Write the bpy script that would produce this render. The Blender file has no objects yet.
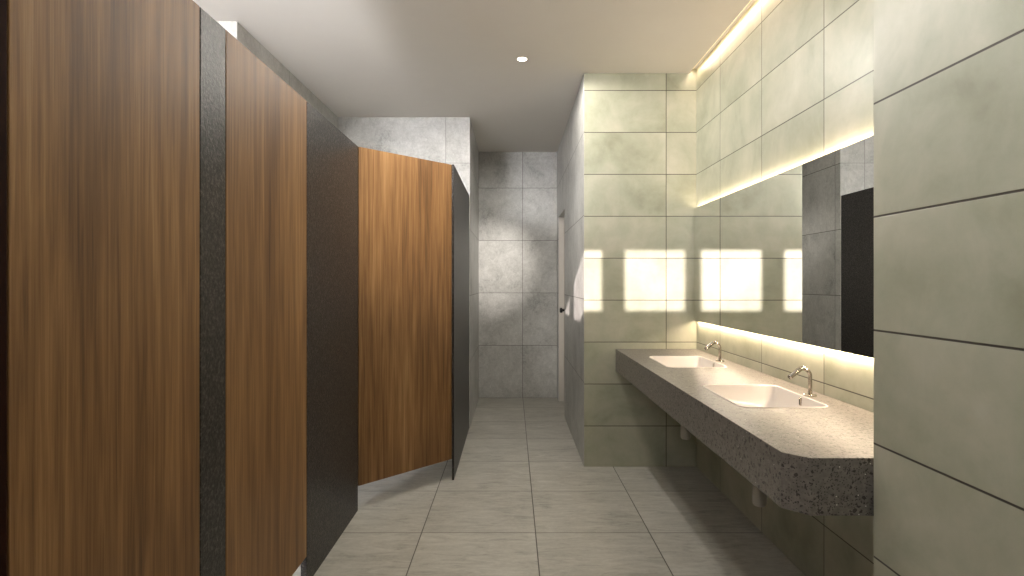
import bpy, bmesh, math, random
from mathutils import Vector
random.seed(4)
C = bpy.context.scene.collection
EYE = 1.317          # camera height
CEIL = 2.816         # ceiling of the washroom
COVE = 2.848         # roof of the light cove along the mirror wall
TOP = 2.93

# ------------------------------------------------------------------ materials
def new_mat(name):
    m = bpy.data.materials.new(name); m.use_nodes = True
    nt = m.node_tree; nt.nodes.clear()
    out = nt.nodes.new('ShaderNodeOutputMaterial'); b = nt.nodes.new('ShaderNodeBsdfPrincipled')
    nt.links.new(b.outputs[0], out.inputs[0])
    return m, nt, b

def lin(c):
    return tuple(((x/255)/12.92 if x/255 <= .04045 else ((x/255+.055)/1.055)**2.4) for x in c) + (1,)

class N:
    """small helper for building node graphs"""
    def __init__(s, nt): s.nt = nt
    def node(s, t, **kw):
        n = s.nt.nodes.new(t)
        for k, v in kw.items(): setattr(n, k, v)
        return n
    def put(s, sock, v):
        if isinstance(v, (int, float)):
            if sock.type == 'VECTOR': sock.default_value = (v, v, v)
            else: sock.default_value = v
        elif isinstance(v, tuple): sock.default_value = v
        else: s.nt.links.new(v, sock)
    def math(s, op, a, b=None, c=None):
        n = s.node('ShaderNodeMath', operation=op)
        s.put(n.inputs[0], a)
        if b is not None: s.put(n.inputs[1], b)
        if c is not None: s.put(n.inputs[2], c)
        return n.outputs[0]
    def vmath(s, op, a, b=None):
        n = s.node('ShaderNodeVectorMath', operation=op)
        s.put(n.inputs[0], a)
        if b is not None: s.put(n.inputs[1], b)
        return n.outputs[0]
    def noise(s, vec, scale, detail=4, rough=.55, dist=0):
        n = s.node('ShaderNodeTexNoise'); s.put(n.inputs['Vector'], vec)
        n.inputs['Scale'].default_value = scale; n.inputs['Detail'].default_value = detail
        n.inputs['Roughness'].default_value = rough; n.inputs['Distortion'].default_value = dist
        return n.outputs['Fac']
    def ramp(s, fac, stops):
        n = s.node('ShaderNodeValToRGB'); s.put(n.inputs[0], fac)
        el = n.color_ramp.elements
        while len(el) < len(stops): el.new(.5)
        for e, (p, c) in zip(el, stops): e.position = p; e.color = c
        return n.outputs[0]
    def mix(s, fac, a, b, mode='MIX'):
        n = s.node('ShaderNodeMix', data_type='RGBA', blend_type=mode)
        s.put(n.inputs[0], fac); s.put(n.inputs[6], a); s.put(n.inputs[7], b)
        return n.outputs[2]
    def rng(s, v, a, b, c, d):
        n = s.node('ShaderNodeMapRange'); s.put(n.inputs[0], v)
        for i, x in enumerate((a, b, c, d)): n.inputs[i+1].default_value = x
        return n.outputs[0]
    def bump(s, h, strength, dist=.002, normal=None):
        n = s.node('ShaderNodeBump'); s.put(n.inputs['Height'], h)
        n.inputs['Strength'].default_value = strength; n.inputs['Distance'].default_value = dist
        if normal is not None: s.put(n.inputs['Normal'], normal)
        return n.outputs[0]

def tile_mat(name, u, v, u0, v0, su, sv, look, joint=(60, 56, 48), jw=.0045, rough=.38, spec=.5, tint=1.0):
    """u, v: axes of the tiled plane (0 x, 1 y, 2 z); tiles su by sv metres, first joint at u0, v0"""
    m, nt, b = new_mat(name); g = N(nt)
    pos = g.node('ShaderNodeNewGeometry').outputs['Position']
    sep = g.node('ShaderNodeSeparateXYZ'); g.put(sep.inputs[0], pos)
    U = g.math('DIVIDE', g.math('SUBTRACT', sep.outputs[u], u0), su)
    V = g.math('DIVIDE', g.math('SUBTRACT', sep.outputs[v], v0), sv)
    iu = g.math('FLOOR', U); iv = g.math('FLOOR', V)
    fu = g.math('SUBTRACT', U, iu); fv = g.math('SUBTRACT', V, iv)
    du = g.math('MULTIPLY', g.math('MINIMUM', fu, g.math('SUBTRACT', 1.0, fu)), su)
    dv = g.math('MULTIPLY', g.math('MINIMUM', fv, g.math('SUBTRACT', 1.0, fv)), sv)
    d = g.math('MINIMUM', du, dv)
    line = g.rng(d, jw*.4, jw*.65, 1, 0)
    cmb = g.node('ShaderNodeCombineXYZ'); g.put(cmb.inputs[0], iu); g.put(cmb.inputs[1], iv)
    cmb.inputs[2].default_value = u*3 + v
    wn = g.node('ShaderNodeTexWhiteNoise', noise_dimensions='3D'); g.put(wn.inputs[0], cmb.outputs[0])
    off = g.vmath('SCALE', wn.outputs['Color']); off.node.inputs['Scale'].default_value = 17.0
    p = g.vmath('ADD', pos, off)
    one = wn.outputs['Value']
    if look == 'green':
        cl = g.noise(p, 2.6, 5, .55, .6)
        fine = g.noise(p, 9, 6, .65, .3)
        f = g.math('ADD', g.math('MULTIPLY', cl, .72), g.math('MULTIPLY', fine, .28))
        col = g.ramp(f, [(.30, lin((143, 144, 123))), (.46, lin((166, 167, 147))), (.58, lin((179, 178, 159))), (.76, lin((197, 194, 179)))])
        hgt = fine
        bs = .06
    elif look == 'stone':
        cl = g.noise(p, 3.2, 6, .6, .8)
        ms = g.node('ShaderNodeMapping'); g.put(ms.inputs[0], p)
        ms.inputs['Rotation'].default_value = (.5, .5, .6); ms.inputs['Scale'].default_value = (7, 7, 3)
        vein = g.noise(ms.outputs[0], 2.2, 9, .72, 1.4)
        fine = g.noise(p, 60, 5, .7)
        med = g.noise(p, 22, 8, .75, .6)
        f = g.math('ADD', g.math('MULTIPLY', cl, .42), g.math('ADD', g.math('MULTIPLY', med, .34), g.math('MULTIPLY', fine, .24)))
        ridge = g.rng(g.math('ABSOLUTE', g.math('SUBTRACT', g.noise(ms.outputs[0], .8, 7, .62, 2.2), .5)), 0, .022, 1, 0)
        f = g.math('SUBTRACT', f, g.math('MULTIPLY', ridge, g.rng(med, .35, .65, .0, .10)))
        col = g.ramp(f, [(.34, lin((138, 137, 134))), (.44, lin((176, 175, 171))), (.53, lin((194, 193, 189))), (.66, lin((216, 215, 211)))])
        hgt = g.math('ADD', g.math('MULTIPLY', vein, .6), g.math('MULTIPLY', fine, .4)); bs = .35
    else:  # floor
        cl = g.noise(p, 2.4, 5, .6, .6)
        ms = g.node('ShaderNodeMapping'); g.put(ms.inputs[0], p)
        ms.inputs['Scale'].default_value = (2.2, 9, 1)
        vein = g.noise(ms.outputs[0], 2.6, 9, .68, 1.2)
        fine = g.noise(p, 55, 5, .7)
        f = g.math('ADD', g.math('MULTIPLY', cl, .28), g.math('ADD', g.math('MULTIPLY', vein, .55), g.math('MULTIPLY', fine, .17)))
        col = g.ramp(f, [(.34, lin((140, 137, 128))), (.46, lin((172, 169, 159))), (.54, lin((184, 181, 171))), (.68, lin((202, 199, 190)))])
        hgt = vein; bs = .15
    shade = g.rng(one, 0, 1, .955, 1.03)
    col = g.mix(1.0, col, g.comb(shade), 'MULTIPLY')
    if tint != 1.0: col = g.mix(1.0, col, (tint, tint, tint, 1), 'MULTIPLY')
    col = g.mix(line, col, lin(joint))
    g.put(b.inputs['Base Color'], col)
    g.put(b.inputs['Roughness'], g.math('ADD', g.math('MULTIPLY', f, .16), rough - .08))
    b.inputs['Specular IOR Level'].default_value = spec
    n1 = g.bump(hgt, bs, .0015)
    g.put(b.inputs['Normal'], g.bump(g.math('SUBTRACT', 1.0, line), .5, .0015, n1))
    return m
def _comb(s, v):
    n = s.node('ShaderNodeCombineColor')
    for i in range(3): s.put(n.inputs[i], v)
    return n.outputs[0]
N.comb = _comb

def wood_mat(name):
    """vertical grain; object space: x across the leaf, z up"""
    m, nt, b = new_mat(name); g = N(nt)
    tc = g.node('ShaderNodeTexCoord').outputs['Object']
    oi = g.node('ShaderNodeObjectInfo').outputs['Random']
    sep = g.node('ShaderNodeSeparateXYZ'); g.put(sep.inputs[0], tc)
    seed = g.math('MULTIPLY', oi, 40.0)
    def stretched(sx, sz, scale, detail, dist):
        c = g.node('ShaderNodeCombineXYZ')
        g.put(c.inputs[0], g.math('ADD', g.math('MULTIPLY', sep.outputs[0], sx), seed))
        g.put(c.inputs[1], g.math('MULTIPLY', sep.outputs[1], sx))
        g.put(c.inputs[2], g.math('MULTIPLY', sep.outputs[2], sz))
        return g.noise(c.outputs[0], scale, detail, .6, dist)
    broad = stretched(1.0, .10, 9, 2, .2)
    mid = stretched(1.0, .035, 30, 6, .9)
    finen = stretched(1.0, .02, 150, 6, .4)
    # veneer strips of slightly different tone
    cs = g.node('ShaderNodeCombineXYZ'); g.put(cs.inputs[0], g.math('FLOOR', g.math('MULTIPLY', sep.outputs[0], 7.3))); g.put(cs.inputs[1], seed)
    wn = g.node('ShaderNodeTexWhiteNoise', noise_dimensions='3D'); g.put(wn.inputs[0], cs.outputs[0])
    f = g.math('ADD', g.math('MULTIPLY', broad, .24), g.math('ADD', g.math('MULTIPLY', mid, .42), g.math('MULTIPLY', finen, .34)))
    f = g.math('ADD', f, g.rng(wn.outputs['Value'], 0, 1, -.03, .03))
    col = g.ramp(f, [(.36, lin((86, 60, 36))), (.46, lin((114, 83, 52))), (.54, lin((134, 100, 64))), (.66, lin((162, 126, 86)))])
    g.put(b.inputs['Base Color'], col)
    b.inputs['Roughness'].default_value = .5
    b.inputs['Specular IOR Level'].default_value = .25
    g.put(b.inputs['Normal'], g.bump(finen, .10, .0008))
    return m

def laminate_mat(name, base=(52, 48, 44), rough=.37):
    m, nt, b = new_mat(name); g = N(nt)
    pos = g.node('ShaderNodeNewGeometry').outputs['Position']
    n1 = g.noise(pos, 85, 4, .7); n2 = g.noise(pos, 420, 2, .6)
    col = g.ramp(n1, [(.38, lin(tuple(x*.6 for x in base))), (.52, lin(base)), (.66, lin(tuple(min(255, x*1.7) for x in base)))])
    g.put(b.inputs['Base Color'], col)
    b.inputs['Roughness'].default_value = rough
    b.inputs['Specular IOR Level'].default_value = .24
    g.put(b.inputs['Normal'], g.bump(n1, .7, .0025))
    return m

def quartz_mat(name):
    m, nt, b = new_mat(name); g = N(nt)
    pos = g.node('ShaderNodeNewGeometry').outputs['Position']
    base = g.noise(pos, 55, 5, .75)
    col = g.ramp(base, [(.34, lin((101, 96, 90))), (.5, lin((115, 110, 104))), (.68, lin((132, 127, 120)))])
    warp = g.vmath('ADD', pos, g.vmath('SCALE', g.node_noise_col(pos, 60)))
    warp.node.inputs[1].links[0].from_node.inputs['Scale'].default_value = .02
    v = g.node('ShaderNodeTexVoronoi', feature='F1'); g.put(v.inputs['Vector'], warp); v.inputs['Scale'].default_value = 105
    cr = g.node('ShaderNodeSeparateColor'); g.put(cr.inputs[0], v.outputs['Color'])
    spot = g.math('MULTIPLY', g.math('LESS_THAN', v.outputs['Distance'], g.math('MULTIPLY', cr.outputs[0], .58)),
                  g.math('GREATER_THAN', cr.outputs[1], .45))
    col = g.mix(g.math('MULTIPLY', spot, .9), col, lin((42, 37, 33)))
    v2 = g.node('ShaderNodeTexVoronoi', feature='F1'); g.put(v2.inputs['Vector'], pos); v2.inputs['Scale'].default_value = 200
    c2 = g.node('ShaderNodeSeparateColor'); g.put(c2.inputs[0], v2.outputs['Color'])
    sp2 = g.math('MULTIPLY', g.math('LESS_THAN', v2.outputs['Distance'], .38), g.math('GREATER_THAN', c2.outputs[1], .72))
    col = g.mix(g.math('MULTIPLY', sp2, .8), col, lin((56, 50, 45)))
    v3 = g.node('ShaderNodeTexVoronoi', feature='F1'); g.put(v3.inputs['Vector'], pos); v3.inputs['Scale'].default_value = 90
    c3 = g.node('ShaderNodeSeparateColor'); g.put(c3.inputs[0], v3.outputs['Color'])
    sp3 = g.math('MULTIPLY', g.math('LESS_THAN', v3.outputs['Distance'], .16), g.math('GREATER_THAN', c3.outputs[1], .965))
    col = g.mix(sp3, col, lin((225, 222, 215)))
    g.put(b.inputs['Base Color'], col)
    b.inputs['Roughness'].default_value = .33
    return m
def _nnc(s, vec, scale):
    n = s.node('ShaderNodeTexNoise'); s.put(n.inputs['Vector'], vec); n.inputs['Scale'].default_value = scale
    return n.outputs['Color']
N.node_noise_col = _nnc

def plain(name, c, rough=.5, metal=0, spec=.5, bumpy=0):
    m, nt, b = new_mat(name); g = N(nt)
    pos = g.node('ShaderNodeNewGeometry').outputs['Position']
    n = g.noise(pos, 8, 3)
    g.put(b.inputs['Base Color'], g.mix(n, lin(tuple(x*.985 for x in c)), lin(c)))
    b.inputs['Roughness'].default_value = rough; b.inputs['Metallic'].default_value = metal
    b.inputs['Specular IOR Level'].default_value = spec
    if bumpy: g.put(b.inputs['Normal'], g.bump(g.noise(pos, 400, 3), bumpy, .0005))
    return m

def emit(name, c, s):
    m = bpy.data.materials.new(name); m.use_nodes = True; nt = m.node_tree; nt.nodes.clear()
    o = nt.nodes.new('ShaderNodeOutputMaterial'); e = nt.nodes.new('ShaderNodeEmission')
    e.inputs[0].default_value = (*c, 1); e.inputs[1].default_value = s
    nt.links.new(e.outputs[0], o.inputs[0]); return m

M = dict(
    green_x=tile_mat('green_tile_cross', 0, 2, .501, -.008, .602, .3, 'green'),
    green_y=tile_mat('green_tile_side', 1, 2, .005, -.008, .6, .3, 'green', tint=1.0),
    green_block=tile_mat('green_tile_pier', 1, 2, -1.2, -.009, 3, .3, 'green', tint=1.0, jw=.005),
    stone_x=tile_mat('stone_tile_cross', 0, 2, .121, 0, .6, .6, 'stone', joint=(72, 68, 62), jw=.004, rough=.36),
    stone_back=tile_mat('stone_tile_alcove', 0, 2, -.60, 0, 1.2, .6, 'stone', joint=(120, 118, 112), jw=.0035),
    stone_y=tile_mat('stone_tile_side', 1, 2, .43, 0, 1.2, .6, 'stone', joint=(120, 116, 108), jw=.004),
    stone_c=tile_mat('stone_tile_corridor', 1, 2, 5.235, 0, 1.2, .6, 'stone', joint=(84, 80, 72), jw=.005),
    floor=tile_mat('floor_tile', 0, 1, .124, -.004, .6, .6, 'floor', joint=(84, 80, 72), jw=.005, rough=.42),
    paint=plain('white_ceiling_paint', (232, 228, 222), .8, spec=.2, bumpy=.05),
    wood=wood_mat('walnut_veneer'),
    lam=laminate_mat('dark_textured_laminate', (50, 47, 45)),
    edge=plain('black_edge', (22, 19, 17), .5),
    redwood=plain('dark_stained_wood', (34, 12, 4), .7, spec=.08),
    quartz=quartz_mat('speckled_quartz'),
    ceramic=plain('white_ceramic', (232, 226, 220), .12),
    nickel=plain('brushed_nickel', (178, 172, 164), .24, metal=1),
    steel=plain('grey_plastic_pipe', (176, 172, 164), .35),
    darkhole=plain('dark_slot', (20, 18, 16), .5),
    doorw=plain('painted_door', (206, 200, 190), .45),
    frame=plain('window_frame', (170, 170, 168), .4),
    mirror=None, led=emit('led_diffuser', (1, .80, .52), 1.5),
    lamp=emit('downlight_lens', (1, .88, .70), 14),
    fill_glow=emit('fill_pane_glow', (.97, .96, 1), 90),  # glow of the added pane in the back wall
)
mm, _nt, _b = new_mat('silvered_mirror')
_b.inputs['Base Color'].default_value = (.90, .91, .88, 1); _b.inputs['Metallic'].default_value = 1; _b.inputs['Roughness'].default_value = .004
M['mirror'] = mm

# ------------------------------------------------------------------ mesh helpers
def box(bm, x0, x1, y0, y1, z0, z1, mi=0):
    vs = [bm.verts.new((x, y, z)) for z in (z0, z1) for y in (y0, y1) for x in (x0, x1)]
    fs = []
    for idx in ((0, 2, 3, 1), (4, 5, 7, 6), (0, 1, 5, 4), (2, 6, 7, 3), (0, 4, 6, 2), (1, 3, 7, 5)):
        f = bm.faces.new([vs[i] for i in idx]); f.material_index = mi; fs.append(f)
    return fs          # bottom, top, -y, +y, -x, +x

def obj(name, bm, mats, parent=None, bevel=0, smooth=False, loc=None, rotz=0, segs=2):
    bmesh.ops.recalc_face_normals(bm, faces=bm.faces)
    me = bpy.data.meshes.new(name); bm.to_mesh(me); bm.free()
    for m in (mats if isinstance(mats, (list, tuple)) else [mats]): me.materials.append(m)
    if smooth:
        for p in me.polygons: p.use_smooth = True
    o = bpy.data.objects.new(name, me); C.objects.link(o)
    if parent: o.parent = parent
    if loc: o.location = loc
    o.rotation_euler[2] = rotz
    if bevel:
        md = o.modifiers.new('bevel', 'BEVEL'); md.width = bevel; md.segments = segs; md.limit_method = 'ANGLE'
        md.angle_limit = math.radians(50)
    return o

def boxes(name, lst, mats, **kw):
    bm = bmesh.new()
    for b in lst: box(bm, *b)
    return obj(name, bm, mats, **kw)

def struct(o):
    o['kind'] = 'structure'; return o

def empty(name, label, cat, loc=(0, 0, 0), rotz=0, group=None):
    o = bpy.data.objects.new(name, None); C.objects.link(o); o.empty_display_size = .1
    o.location = loc; o.rotation_euler[2] = rotz; o['label'] = label; o['category'] = cat
    if group: o['group'] = group
    return o

def sweep(bm, pts, radii, n=20, cap=True):
    """a round tube through pts"""
    rings = []
    up = Vector((0, 1, 0))
    for i, p in enumerate(pts):
        a = pts[max(0, i-1)]; b = pts[min(len(pts)-1, i+1)]
        t = (Vector(b) - Vector(a)).normalized()
        s = t.cross(up).normalized() if abs(t.dot(up)) < .95 else t.cross(Vector((1, 0, 0))).normalized()
        q = t.cross(s).normalized()
        r = radii[i] if isinstance(radii, (list, tuple)) else radii
        rings.append([bm.verts.new(Vector(p) + s*math.cos(2*math.pi*k/n)*r + q*math.sin(2*math.pi*k/n)*r) for k in range(n)])
    for a, b in zip(rings, rings[1:]):
        for k in range(n): bm.faces.new((a[k], a[(k+1) % n], b[(k+1) % n], b[k]))
    if cap:
        bm.faces.new(rings[0][::-1]); bm.faces.new(rings[-1])

def rrect(x0, x1, y0, y1, r, n=8):
    """rounded rectangle, counter-clockwise"""
    out = []
    for cx, cy, a0 in ((x1-r, y1-r, 0), (x0+r, y1-r, 90), (x0+r, y0+r, 180), (x1-r, y0+r, 270)):
        for k in range(n+1):
            a = math.radians(a0 + 90*k/n); out.append((cx + r*math.cos(a), cy + r*math.sin(a)))
    return out

# ------------------------------------------------------------------ setting
YB = -.8                      # back wall behind the viewer
XL = -2.9
struct(boxes('floor', [(XL-.1, 1.42, YB-.1, 6.62, -.1, 0)], M['floor']))

# mirror wall
struct(boxes('wall_right', [(1.319, 1.42, 1.512, 4.069, .001, COVE)], M['green_y']))
# green tiled end wall beside the corridor, its left end in the corridor's stone
bm = bmesh.new()
fs = box(bm, .516, 1.42, 4.07, 4.2, .001, CEIL-.001)
fs[4].material_index = 1
box(bm, 1.276, 1.42, 4.07, 4.2, CEIL-.001, COVE)
struct(obj('wall_end', bm, [M['green_x'], M['stone_c']]))
# corridor right wall with the door opening
DH = 2.044
struct(boxes('wall_corridor_right', [(.516, .66, 4.201, 5.58, .001, CEIL-.001), (.516, .66, 6.31, 6.509, .001, CEIL-.001),
                                     (.516, .66, 5.58, 6.31, DH, CEIL-.001)], M['stone_c']))
d1 = struct(boxes('door_1', [(.575, .61, 5.584, 6.306, .006, DH-.003)], M['doorw'], bevel=.002))
bm = bmesh.new()
box(bm, .5745, .60, 5.575-.0+.006, 5.60, .003, DH-.002); box(bm, .517, .60, 6.300, 6.309, .003, DH-.002)
struct(obj('trim_1', bm, M['doorw']))
bm = bmesh.new()
sweep(bm, [(.575, 5.93, 1.03), (.53, 5.93, 1.03)], [.012, .011]); sweep(bm, [(.53, 5.93, 1.03), (.522, 5.93, 1.03), (.505, 5.93, 1.03), (.498, 5.93, 1.03)], [.012, .026, .027, .018])
box(bm, .571, .575, 5.90, 5.96, .98, 1.08)
obj('door_handle', bm, M['edge'], parent=d1, bevel=.001)

struct(boxes('wall_far', [(-.52, .80, 6.51, 6.62, .001, CEIL-.001)], M['stone_x']))
# block between corridor and cubicles
bm = bmesh.new()
fs = box(bm, -1.575, -.381, 5.15, 6.509, .001, CEIL-.001)
fs[5].material_index = 1
struct(obj('wall_corridor_left', bm, [M['stone_back'], M['stone_c']]))
bm = bmesh.new()
fs = box(bm, XL, -1.576, 3.26, 5.3, .001, CEIL-.001)
fs[5].material_index = 1
struct(obj('wall_alcove', bm, [M['stone_back'], M['stone_y']]))
struct(boxes('wall_left', [(XL-.1, XL-.001, YB, 3.26, .001, 3.6)], M['stone_y']))
# near pier
struct(boxes('wall_pier', [(.96, 1.42, YB, 1.51, .001, 3.6)], M['green_block']))

# ceiling and cove roof
struct(boxes('ceiling', [(XL, 1.268, .75, 6.62, CEIL, COVE), (XL, 1.42, .75, 6.62, COVE+.0005, TOP)], M['paint']))
struct(boxes('ceiling_upstand', [(XL, .959, .70, .749, CEIL, 3.6)], M['paint']))
struct(boxes('ceiling_raised', [(XL, 1.42, YB, .75, 3.601, 3.7)], M['paint']))

# back wall with three high windows that let the low sun in, and an added glowing pane for fill light
SUN = Vector((.46, 1, -.355))
t = .08
opens = []
for xa, xb in ((.800, 1.236), (.193, .640), (-.415, .036)):
    dx = .46*(4.07-YB)
    opens.append((xa-dx-.46*t, xb-dx, EYE-.200+.355*(4.07-YB), EYE+.236+.355*(4.07-YB)+.355*t))
fill_open = (-2.8, -1.5, 2.12, 2.70)
cells = [(XL, 1.42, YB-t, YB, .001, fill_open[2]), (XL, fill_open[0], YB-t, YB, fill_open[2], fill_open[3]), (fill_open[1], 1.42, YB-t, YB, fill_open[2], fill_open[3])]
x = XL
for o in sorted(opens):
    cells.append((x, o[0], YB-t, YB, fill_open[3], 3.6))
    cells.append((o[0], o[1], YB-t, YB, fill_open[3], o[2])); cells.append((o[0], o[1], YB-t, YB, o[3], 3.6))
    x = o[1]
cells.append((x, 1.42, YB-t, YB, fill_open[3], 3.6))
struct(boxes('wall_back', cells, M['paint']))
for i, o in enumerate(opens):
    f = .02
    struct(boxes('window_%d' % (i+1), [(o[0]-f, o[0], YB-t-.02, YB-t, o[2]-f, o[3]+f), (o[1], o[1]+f, YB-t-.02, YB-t, o[2]-f, o[3]+f),
                                (o[0], o[1], YB-t-.02, YB-t, o[2]-f, o[2]), (o[0], o[1], YB-t-.02, YB-t, o[3], o[3]+f)], M['frame']))
w4 = struct(boxes('window_4', [(fill_open[0], fill_open[1], YB-.06, YB-.05, fill_open[2], fill_open[3])], M['fill_glow']))  # added emitter behind the viewer, brightens the alcove and the ceiling

# ------------------------------------------------------------------ cubicle fronts
XF = -.89      # plane of the fronts
TH = .028
HP = EYE + .788
def panel(name, length, z0, z1, mat, parent, a, b, TH=TH):
    """upright panel from point a towards b (plan points); its visible face lies on the line a-b, thickness goes behind"""
    ax, ay = a; bx, by = b
    ang = math.atan2(by-ay, bx-ax)
    L = math.hypot(bx-ax, by-ay)
    bm = bmesh.new()
    box(bm, 0, L, 0, TH, z0, z1)
    return obj(name, bm, mat, parent=parent, bevel=.0018, loc=(ax, ay, 0), rotz=ang)
G = .0035
c1 = empty('toilet_cubicle', 'nearest cubicle front at the left edge: wide walnut door beside a narrow dark pilaster', 'toilet cubicle')
panel('front_panel', 1, .001, HP, M['redwood'], c1, (XF, -.78), (XF, 1.0066-G))  # unseen length behind the viewer added to keep window light off the pier
panel('door', 1, .13, HP, M['wood'], c1, (XF, 1.0066), (XF, 1.6254-G))
panel('pilaster', 1, .001, HP, M['lam'], c1, (XF, 1.6254), (XF, 1.772-G))
c2 = empty('toilet_cubicle', 'middle cubicle front: walnut door followed by a wide dark textured panel', 'toilet cubicle')
panel('door', 1, .13, HP, M['wood'], c2, (XF, 1.772), (XF, 2.470-G))
panel('front_panel', 1, .001, HP, M['lam'], c2, (XF, 2.470), (XF, 3.286))
c3 = empty('toilet_cubicle', 'far corner cubicle: walnut door set diagonally and a dark side panel reaching the stone wall', 'toilet cubicle')
panel('door', 1, .14, HP, M['wood'], c3, (XF+.003, 3.292), (-.4005, 3.796))
panel('side_panel', 1, .001, HP, M['lam'], c3, (-.386, 3.788), (-.386, 5.148), TH=.014)

# ------------------------------------------------------------------ vanity counter
ZT, ZB = .844, .688
basins = [(.865, 1.215, 2.15, 2.63), (.865, 1.215, 3.17, 3.65)]
bm = bmesh.new()
outer = [(.741, 4.066), (.752, 1.588), (.806, 1.534), (1.317, 1.533), (1.317, 4.066)]
def loop(z, pts):
    vs = [bm.verts.new((x, y, z)) for x, y in pts]
    return vs, [bm.edges.new((vs[i], vs[(i+1) % len(vs)])) for i in range(len(vs))]
holes = [rrect(a, b, c, d, .044) for a, b, c, d in basins]
layers = []
for z in (ZT, ZB):
    E = []; L = []
    for pts in [outer] + holes:
        v, e = loop(z, pts); E += e; L.append(v)
    bmesh.ops.triangle_fill(bm, edges=E, use_beauty=True); layers.append(L)
for top, bot in zip(*layers):
    n = len(top)
    for i in range(n): bm.faces.new((top[i], top[(i+1) % n], bot[(i+1) % n], bot[i]))
counter = obj('vanity_counter', bm, M['quartz'], bevel=.0015)
counter['label'] = 'long speckled quartz washstand counter with a chamfered corner under the mirror'; counter['category'] = 'counter'

def make_basin(b, label):
    x0, x1, y0, y1 = b
    cx, cy = (x0+x1)/2, (y0+y1)/2
    root = empty('washbasin', label, 'basin', (cx, cy, ZT), group='basins set into the counter')
    hx, hy = (x1-x0)/2 - .0006, (y1-y0)/2 - .0006
    bm = bmesh.new()
    prof = [(0, .0435, .0022), (.003, .042, .0028), (.0065, .040, .001), (.008, .040, -.006), (.012, .045, -.06), (.022, .055, -.092), (.042, .06, -.112), (.07, .06, -.119), (.12, .04, -.122)]
    rings = []
    for ins, r, z in prof:
        rings.append([bm.verts.new((x, y, z)) for x, y in rrect(-hx+ins, hx-ins, -hy+ins, hy-ins, r)])
    # outer shell underneath
    outp = [(.12, .04, -.134), (.06, .06, -.132), (.03, .06, -.12), (.012, .05, -.10), (.001, .0435, -.05), (0, .0435, 0)]
    outer_r = [[bm.verts.new((x, y, z)) for x, y in rrect(-hx+ins, hx-ins, -hy+ins, hy-ins, r)] for ins, r, z in outp]
    seq = rings
    for a, c in list(zip(seq, seq[1:])) + list(zip(outer_r, outer_r[1:])) + [(outer_r[-1], rings[0])]:
        n = len(a)
        for k in range(n): bm.faces.new((a[k], a[(k+1) % n], c[(k+1) % n], c[k]))
    bm.faces.new(rings[-1]); bm.faces.new(outer_r[0][::-1])
    o = obj('bowl', bm, M['ceramic'], parent=root, smooth=True)
    md = o.modifiers.new('n', 'WEIGHTED_NORMAL')
    # overflow slot in the wall-side of the bowl
    bm = bmesh.new()
    xs = hx - .0105
    box(bm, xs-.004, xs+.004, -.024, -.008, -.040, -.007)
    ov = obj('overflow', bm, M['nickel'], parent=root, bevel=.003); ov['label'] = 'chrome overflow slot'
    bm = bmesh.new(); box(bm, xs-.0046, xs-.0035, -.0205, -.0115, -.036, -.014)
    obj('slot', bm, M['darkhole'], parent=ov)
    # drain ring and waste pipe
    bm = bmesh.new(); sweep(bm, [(0, 0, -.1218), (0, 0, -.119)], [.030, .027], 28)
    dr = obj('drain', bm, M['nickel'], parent=root, bevel=.0008); dr['label'] = 'chrome drain'
    bm = bmesh.new(); sweep(bm, [(0, 0, -.136), (0, 0, -.30), (0, 0, -.305), (0, 0, -.455), (0, 0, -.462)], [.021, .021, .028, .028, .022], 28)
    wp = obj('waste_pipe', bm, M['steel'], parent=root); wp['label'] = 'grey waste pipe below the counter'
    for p in wp.data.polygons: p.use_smooth = len(p.vertices) == 4
    return root
b1 = make_basin(basins[0], 'white rounded rectangular basin in the counter, the nearer of the two')
b2 = make_basin(basins[1], 'white rounded rectangular basin in the counter, the farther one beside the green end wall')

def make_tap(y, label):
    root = empty('basin_tap', label, 'tap', (1.250, y, ZT), group='taps behind the basins')
    bm = bmesh.new(); sweep(bm, [(0, 0, .0005), (0, 0, .004), (0, 0, .0055)], [.026, .026, .023], 32)
    obj('base_plate', bm, M['nickel'], parent=root)
    bm = bmesh.new()
    pts = [(0, 0, .004), (0, 0, .05), (0, 0, .076)]
    for k in range(1, 9):                                    # bend at the top of the stem
        a = math.radians(62*k/8); pts.append((-.027*(1-math.cos(a)), 0, .082+.027*math.sin(a)))
    pts.append((-.030, 0, .1145))
    obj('stem', sweep_bm(pts, .0078), M['nickel'], parent=root, smooth=True)
    a0 = Vector((-.025, 0, .1135)); tip = Vector((-.088, 0, .074))
    pts = [a0 + Vector((.004, 0, -.0005)), a0, a0 + Vector((-.010, 0, .0012)), a0 + Vector((-.020, 0, -.004))]
    for k in range(1, 7): pts.append(pts[3].lerp(tip, k/6))
    sp = obj('spout', sweep_bm(pts, [.0080, .0094, .0100] + [.0102]*7), M['nickel'], parent=root, smooth=True)
    d = (tip - pts[3]).normalized()
    bm = bmesh.new(); sweep(bm, [tip + d*.0002, tip + d*.002], .0068, 16)
    obj('aerator', bm, M['darkhole'], parent=sp)
    return root
def sweep_bm(pts, r):
    bm = bmesh.new(); sweep(bm, [tuple(p) for p in pts], r, 20); return bm
make_tap(2.385, 'bent brushed nickel tap behind the nearer basin')
make_tap(3.42, 'bent brushed nickel tap behind the farther basin')

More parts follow.
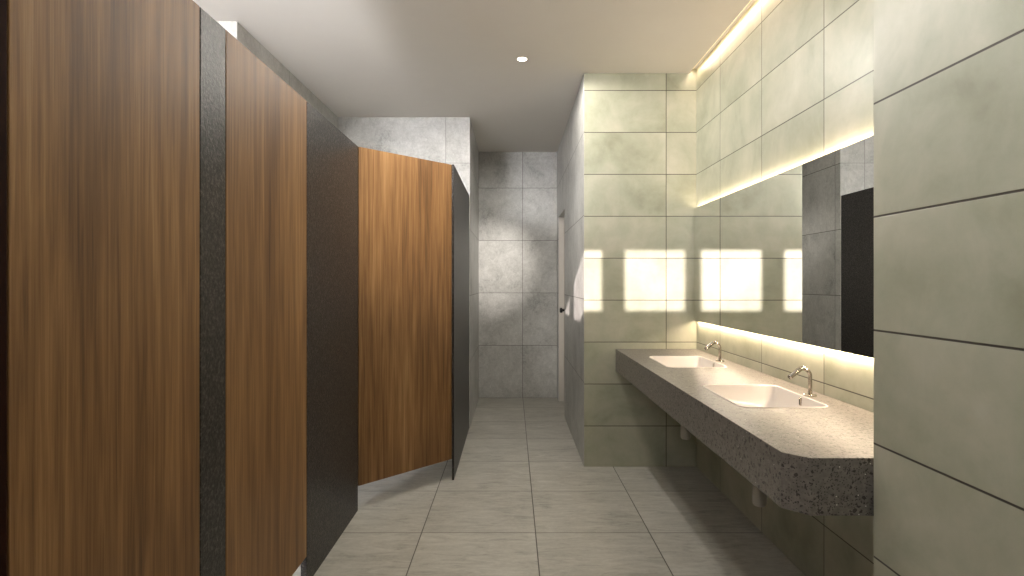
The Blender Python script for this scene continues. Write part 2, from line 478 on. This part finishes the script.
# ------------------------------------------------------------------ backlit mirror
MY0, MY1, MZ0, MZ1 = 1.60, 4.058, 1.046, 1.846
mr = empty('wall_mirror', 'long frameless backlit mirror on the green tiled wall above the counter', 'mirror', (1.319, (MY0+MY1)/2, MZ0))
def mpart(name, b, mat, bevel=0):
    x0, x1, y0, y1, z0, z1 = b
    o = boxes(name, [(x0-1.319, x1-1.319, y0-(MY0+MY1)/2, y1-(MY0+MY1)/2, z0-MZ0, z1-MZ0)], mat, parent=mr, bevel=bevel)
    return o
mpart('mirror_glass', (1.296, 1.301, MY0, MY1, MZ0, MZ1), M['mirror'], .0006)
mpart('backing_board', (1.3012, 1.3185, MY0+.04, MY1-.04, MZ0+.04, MZ1-.04), M['edge'])
mpart('light_strip', (1.306, 1.314, MY0+.04, MY1-.01, MZ1-.0395, MZ1-.008), M['led'])
mpart('light_strip', (1.306, 1.314, MY0+.04, MY1-.01, MZ0+.008, MZ0+.0395), M['led'])

# cove light above the mirror wall
cl = boxes('cove_light', [(1.2705, 1.290, 1.53, 4.05, COVE-.010, COVE-.0005)], M['led'])
cl['label'] = 'warm light strip hidden in the ceiling gap above the mirror wall'; cl['category'] = 'light'

# recessed downlight
def downlight(x, y, label):
    r = empty('downlight', label, 'light', (x, y, CEIL))
    bm = bmesh.new()
    n = 32
    for (ra, za), (rb, zb) in (((.0375, -.0005), (.0375, -.003)), ((.0375, -.003), (.034, -.0045)), ((.034, -.0045), (.031, -.0015)), ((.031, -.0015), (.031, -.0003))):
        A = [bm.verts.new((ra*math.cos(2*math.pi*k/n), ra*math.sin(2*math.pi*k/n), za)) for k in range(n)]
        B = [bm.verts.new((rb*math.cos(2*math.pi*k/n), rb*math.sin(2*math.pi*k/n), zb)) for k in range(n)]
        for k in range(n): bm.faces.new((A[k], A[(k+1) % n], B[(k+1) % n], B[k]))
    bmesh.ops.remove_doubles(bm, verts=bm.verts, dist=1e-5)
    obj('trim_ring', bm, M['paint'], parent=r, smooth=True)
    bm = bmesh.new(); sweep(bm, [(0, 0, -.0004), (0, 0, -.0025)], .0308, 32)
    obj('lens', bm, M['lamp'], parent=r)
downlight(.068, 3.81, 'small round recessed downlight in the middle of the ceiling')

# ------------------------------------------------------------------ lights
def area(name, loc, direction, sx, sy, power, col, spread=180):
    l = bpy.data.lights.new(name, 'AREA'); l.shape = 'RECTANGLE'; l.size = sx; l.size_y = sy
    l.energy = power; l.color = col; l.spread = math.radians(spread)
    o = bpy.data.objects.new(name, l); C.objects.link(o); o.location = loc
    o.rotation_euler = Vector(direction).to_track_quat('-Z', 'Y').to_euler()
    return o
WARM = (1, .78, .56)
LM = MY1-MY0-.06
ym = (MY0+MY1)/2
def strip(name, x, y, z, d, length, width, power):
    """area lamp whose long side runs along Y"""
    l = bpy.data.lights.new(name, 'AREA'); l.shape = 'RECTANGLE'; l.size = width; l.size_y = length
    l.energy = power; l.color = WARM
    o = bpy.data.objects.new(name, l); C.objects.link(o); o.location = (x, y, z)
    o.rotation_euler = (0, math.atan2(-d[0], -d[1]), 0)      # -Z turned to (d0, 0, d1)
    return o
strip('mirror_light_top', 1.308, ym, MZ1-.003, (.1, 1), LM, .008, 5.2)
strip('mirror_light_bottom', 1.308, ym, MZ0+.003, (.05, -1), LM, .008, 11.0)
strip('cove_lamp', 1.280, 2.79, COVE-.012, (-.08, -1), 2.5, .018, 4.6)

def spot(name, loc, power, col, ang, tgt=None, blend=.6, r=.03):
    l = bpy.data.lights.new(name, 'SPOT'); l.energy = power; l.color = col; l.spot_size = math.radians(ang); l.spot_blend = blend
    l.shadow_soft_size = r
    o = bpy.data.objects.new(name, l); C.objects.link(o); o.location = loc
    if tgt: o.rotation_euler = (Vector(tgt)-Vector(loc)).to_track_quat('-Z', 'Y').to_euler()
    return o
for dx, dy, pw in ((.068, 3.81, 68), (-.12, 2.75, 36), (-.12, 1.65, 12)):  # first is the downlight in view; the other two are added as fill
    if dy < 3.5: downlight(dx, dy, 'added fill downlight close to the cubicle doors, %s' % ('between the middle cubicle and the basins' if dy > 2 else 'over the nearest cubicle door'))
    spot('downlight_lamp', (dx, dy, CEIL-.012), pw, (1, .95, .87), 178, blend=.2, r=.03 if dy > 3 else .07)

# spotlights added out of view to brighten the corridor and the diagonal door
def fill_spot(src, tgt, label, power, col, ang):
    SPL = Vector(src); SPT = Vector(tgt)
    sr = empty('fill_spotlight', label, 'light', (SPL.x, SPL.y, CEIL))
    bm = bmesh.new(); sweep(bm, [(0, 0, -.0005), (0, 0, -.012)], .035, 24); obj('base', bm, M['paint'], parent=sr)
    bm = bmesh.new(); sweep(bm, [(0, 0, -.0125), (0, 0, -.085)], .006, 12); obj('arm', bm, M['paint'], parent=sr)
    dv = (SPT-SPL).normalized(); hc = Vector((0, 0, -.105))
    bm = bmesh.new(); sweep(bm, [tuple(hc-dv*.06), tuple(hc-dv*.05), tuple(hc+dv*.045), tuple(hc+dv*.0451), tuple(hc+dv*.03)], [.022, .028, .028, .025, .024], 24)
    obj('head', bm, M['paint'], parent=sr)
    spot('fill_spot_lamp', tuple(SPL + Vector((0, 0, .011)) + dv*.05), power, col, ang, tuple(SPT), blend=1.0, r=.02)
fill_spot((.5, 2.45, 2.70), (-.24, 6.51, 1.49), 'added fill spotlight on the ceiling turned to the end of the corridor', 560, (1, .93, .86), 17)
fill_spot((.35, 2.0, 2.70), (-.66, 3.52, 1.86), 'added fill spotlight on the ceiling turned to the diagonal cubicle door', 140, (1, .88, .72), 42)

fill_spot((-.5, 2.6, 2.70), (.516, 5.0, 1.55), 'added fill spotlight on the ceiling turned to the corridor door side', 130, (1, .97, .93), 30)

s = bpy.data.lights.new('sun', 'SUN'); s.energy = 10; s.angle = math.radians(.42); s.color = (1, .87, .82)
so = bpy.data.objects.new('sun', s); C.objects.link(so)
so.rotation_euler = SUN.to_track_quat('-Z', 'Y').to_euler(); so.location = (-4, -8, 5)

# uplight added unseen behind the cubicle fronts to brighten ceiling and alcove
up = empty('fill_uplight', 'added fill uplight on slim posts hidden behind the cubicle fronts', 'light', (-1.12, 2.12, 0))
obj('housing', (lambda b: (box(b, -.17, .17, -1.05, 1.05, 1.20, 1.235), b)[1])(bmesh.new()), M['nickel'], parent=up, bevel=.002)
for yy in (-.9, .9):
    b_ = bmesh.new(); sweep(b_, [(0, yy, .001), (0, yy, .01), (0, yy, .0101), (0, yy, 1.199)], [.05, .05, .012, .012], 16)
    obj('post', b_, M['nickel'], parent=up)
area('fill_uplight_lamp', (-1.12, 2.12, 1.238), (0, 0, 1), .33, 2.05, 15, (.98, .97, 1))

# daylight through the high windows over the cubicles
for o in opens:
    area('window_daylight', ((o[0]+o[1])/2, YB+.01, (o[2]+o[3])/2), (0, 1, -.2), .45, .45, 9, (.92, .95, 1))

w = bpy.data.worlds.new('World'); bpy.context.scene.world = w; w.use_nodes = True
nt = w.node_tree; nt.nodes.clear()
g = N(nt)
out = g.node('ShaderNodeOutputWorld'); bg = g.node('ShaderNodeBackground')
tc = g.node('ShaderNodeTexCoord'); sp = g.node('ShaderNodeSeparateXYZ'); g.put(sp.inputs[0], tc.outputs['Generated'])
g.put(bg.inputs[0], g.ramp(g.rng(sp.outputs[2], -.1, .9, 0, 1), [(0, (.85, .86, .85, 1)), (1, (.35, .55, .9, 1))]))
bg.inputs[1].default_value = 2.0
nt.links.new(bg.outputs[0], out.inputs[0])

# ------------------------------------------------------------------ camera
cam = bpy.data.cameras.new('camera'); cam.lens = 20.0; cam.sensor_width = 36
cam.shift_y = -5.3/1024; cam.clip_start = .02
co = bpy.data.objects.new('camera', cam); C.objects.link(co)
co.location = (0, 0, EYE); co.rotation_euler = (math.radians(90), 0, 0)
sc = bpy.context.scene; sc.camera = co
sc.view_settings.view_transform = 'Standard'; sc.view_settings.look = 'None'
sc.view_settings.exposure = .05; sc.view_settings.gamma = 1; sc.view_settings.use_curve_mapping = False
sc.cycles.max_bounces = 10; sc.cycles.diffuse_bounces = 6; sc.cycles.use_denoising = True
sc.cycles.sample_clamp_indirect = 4
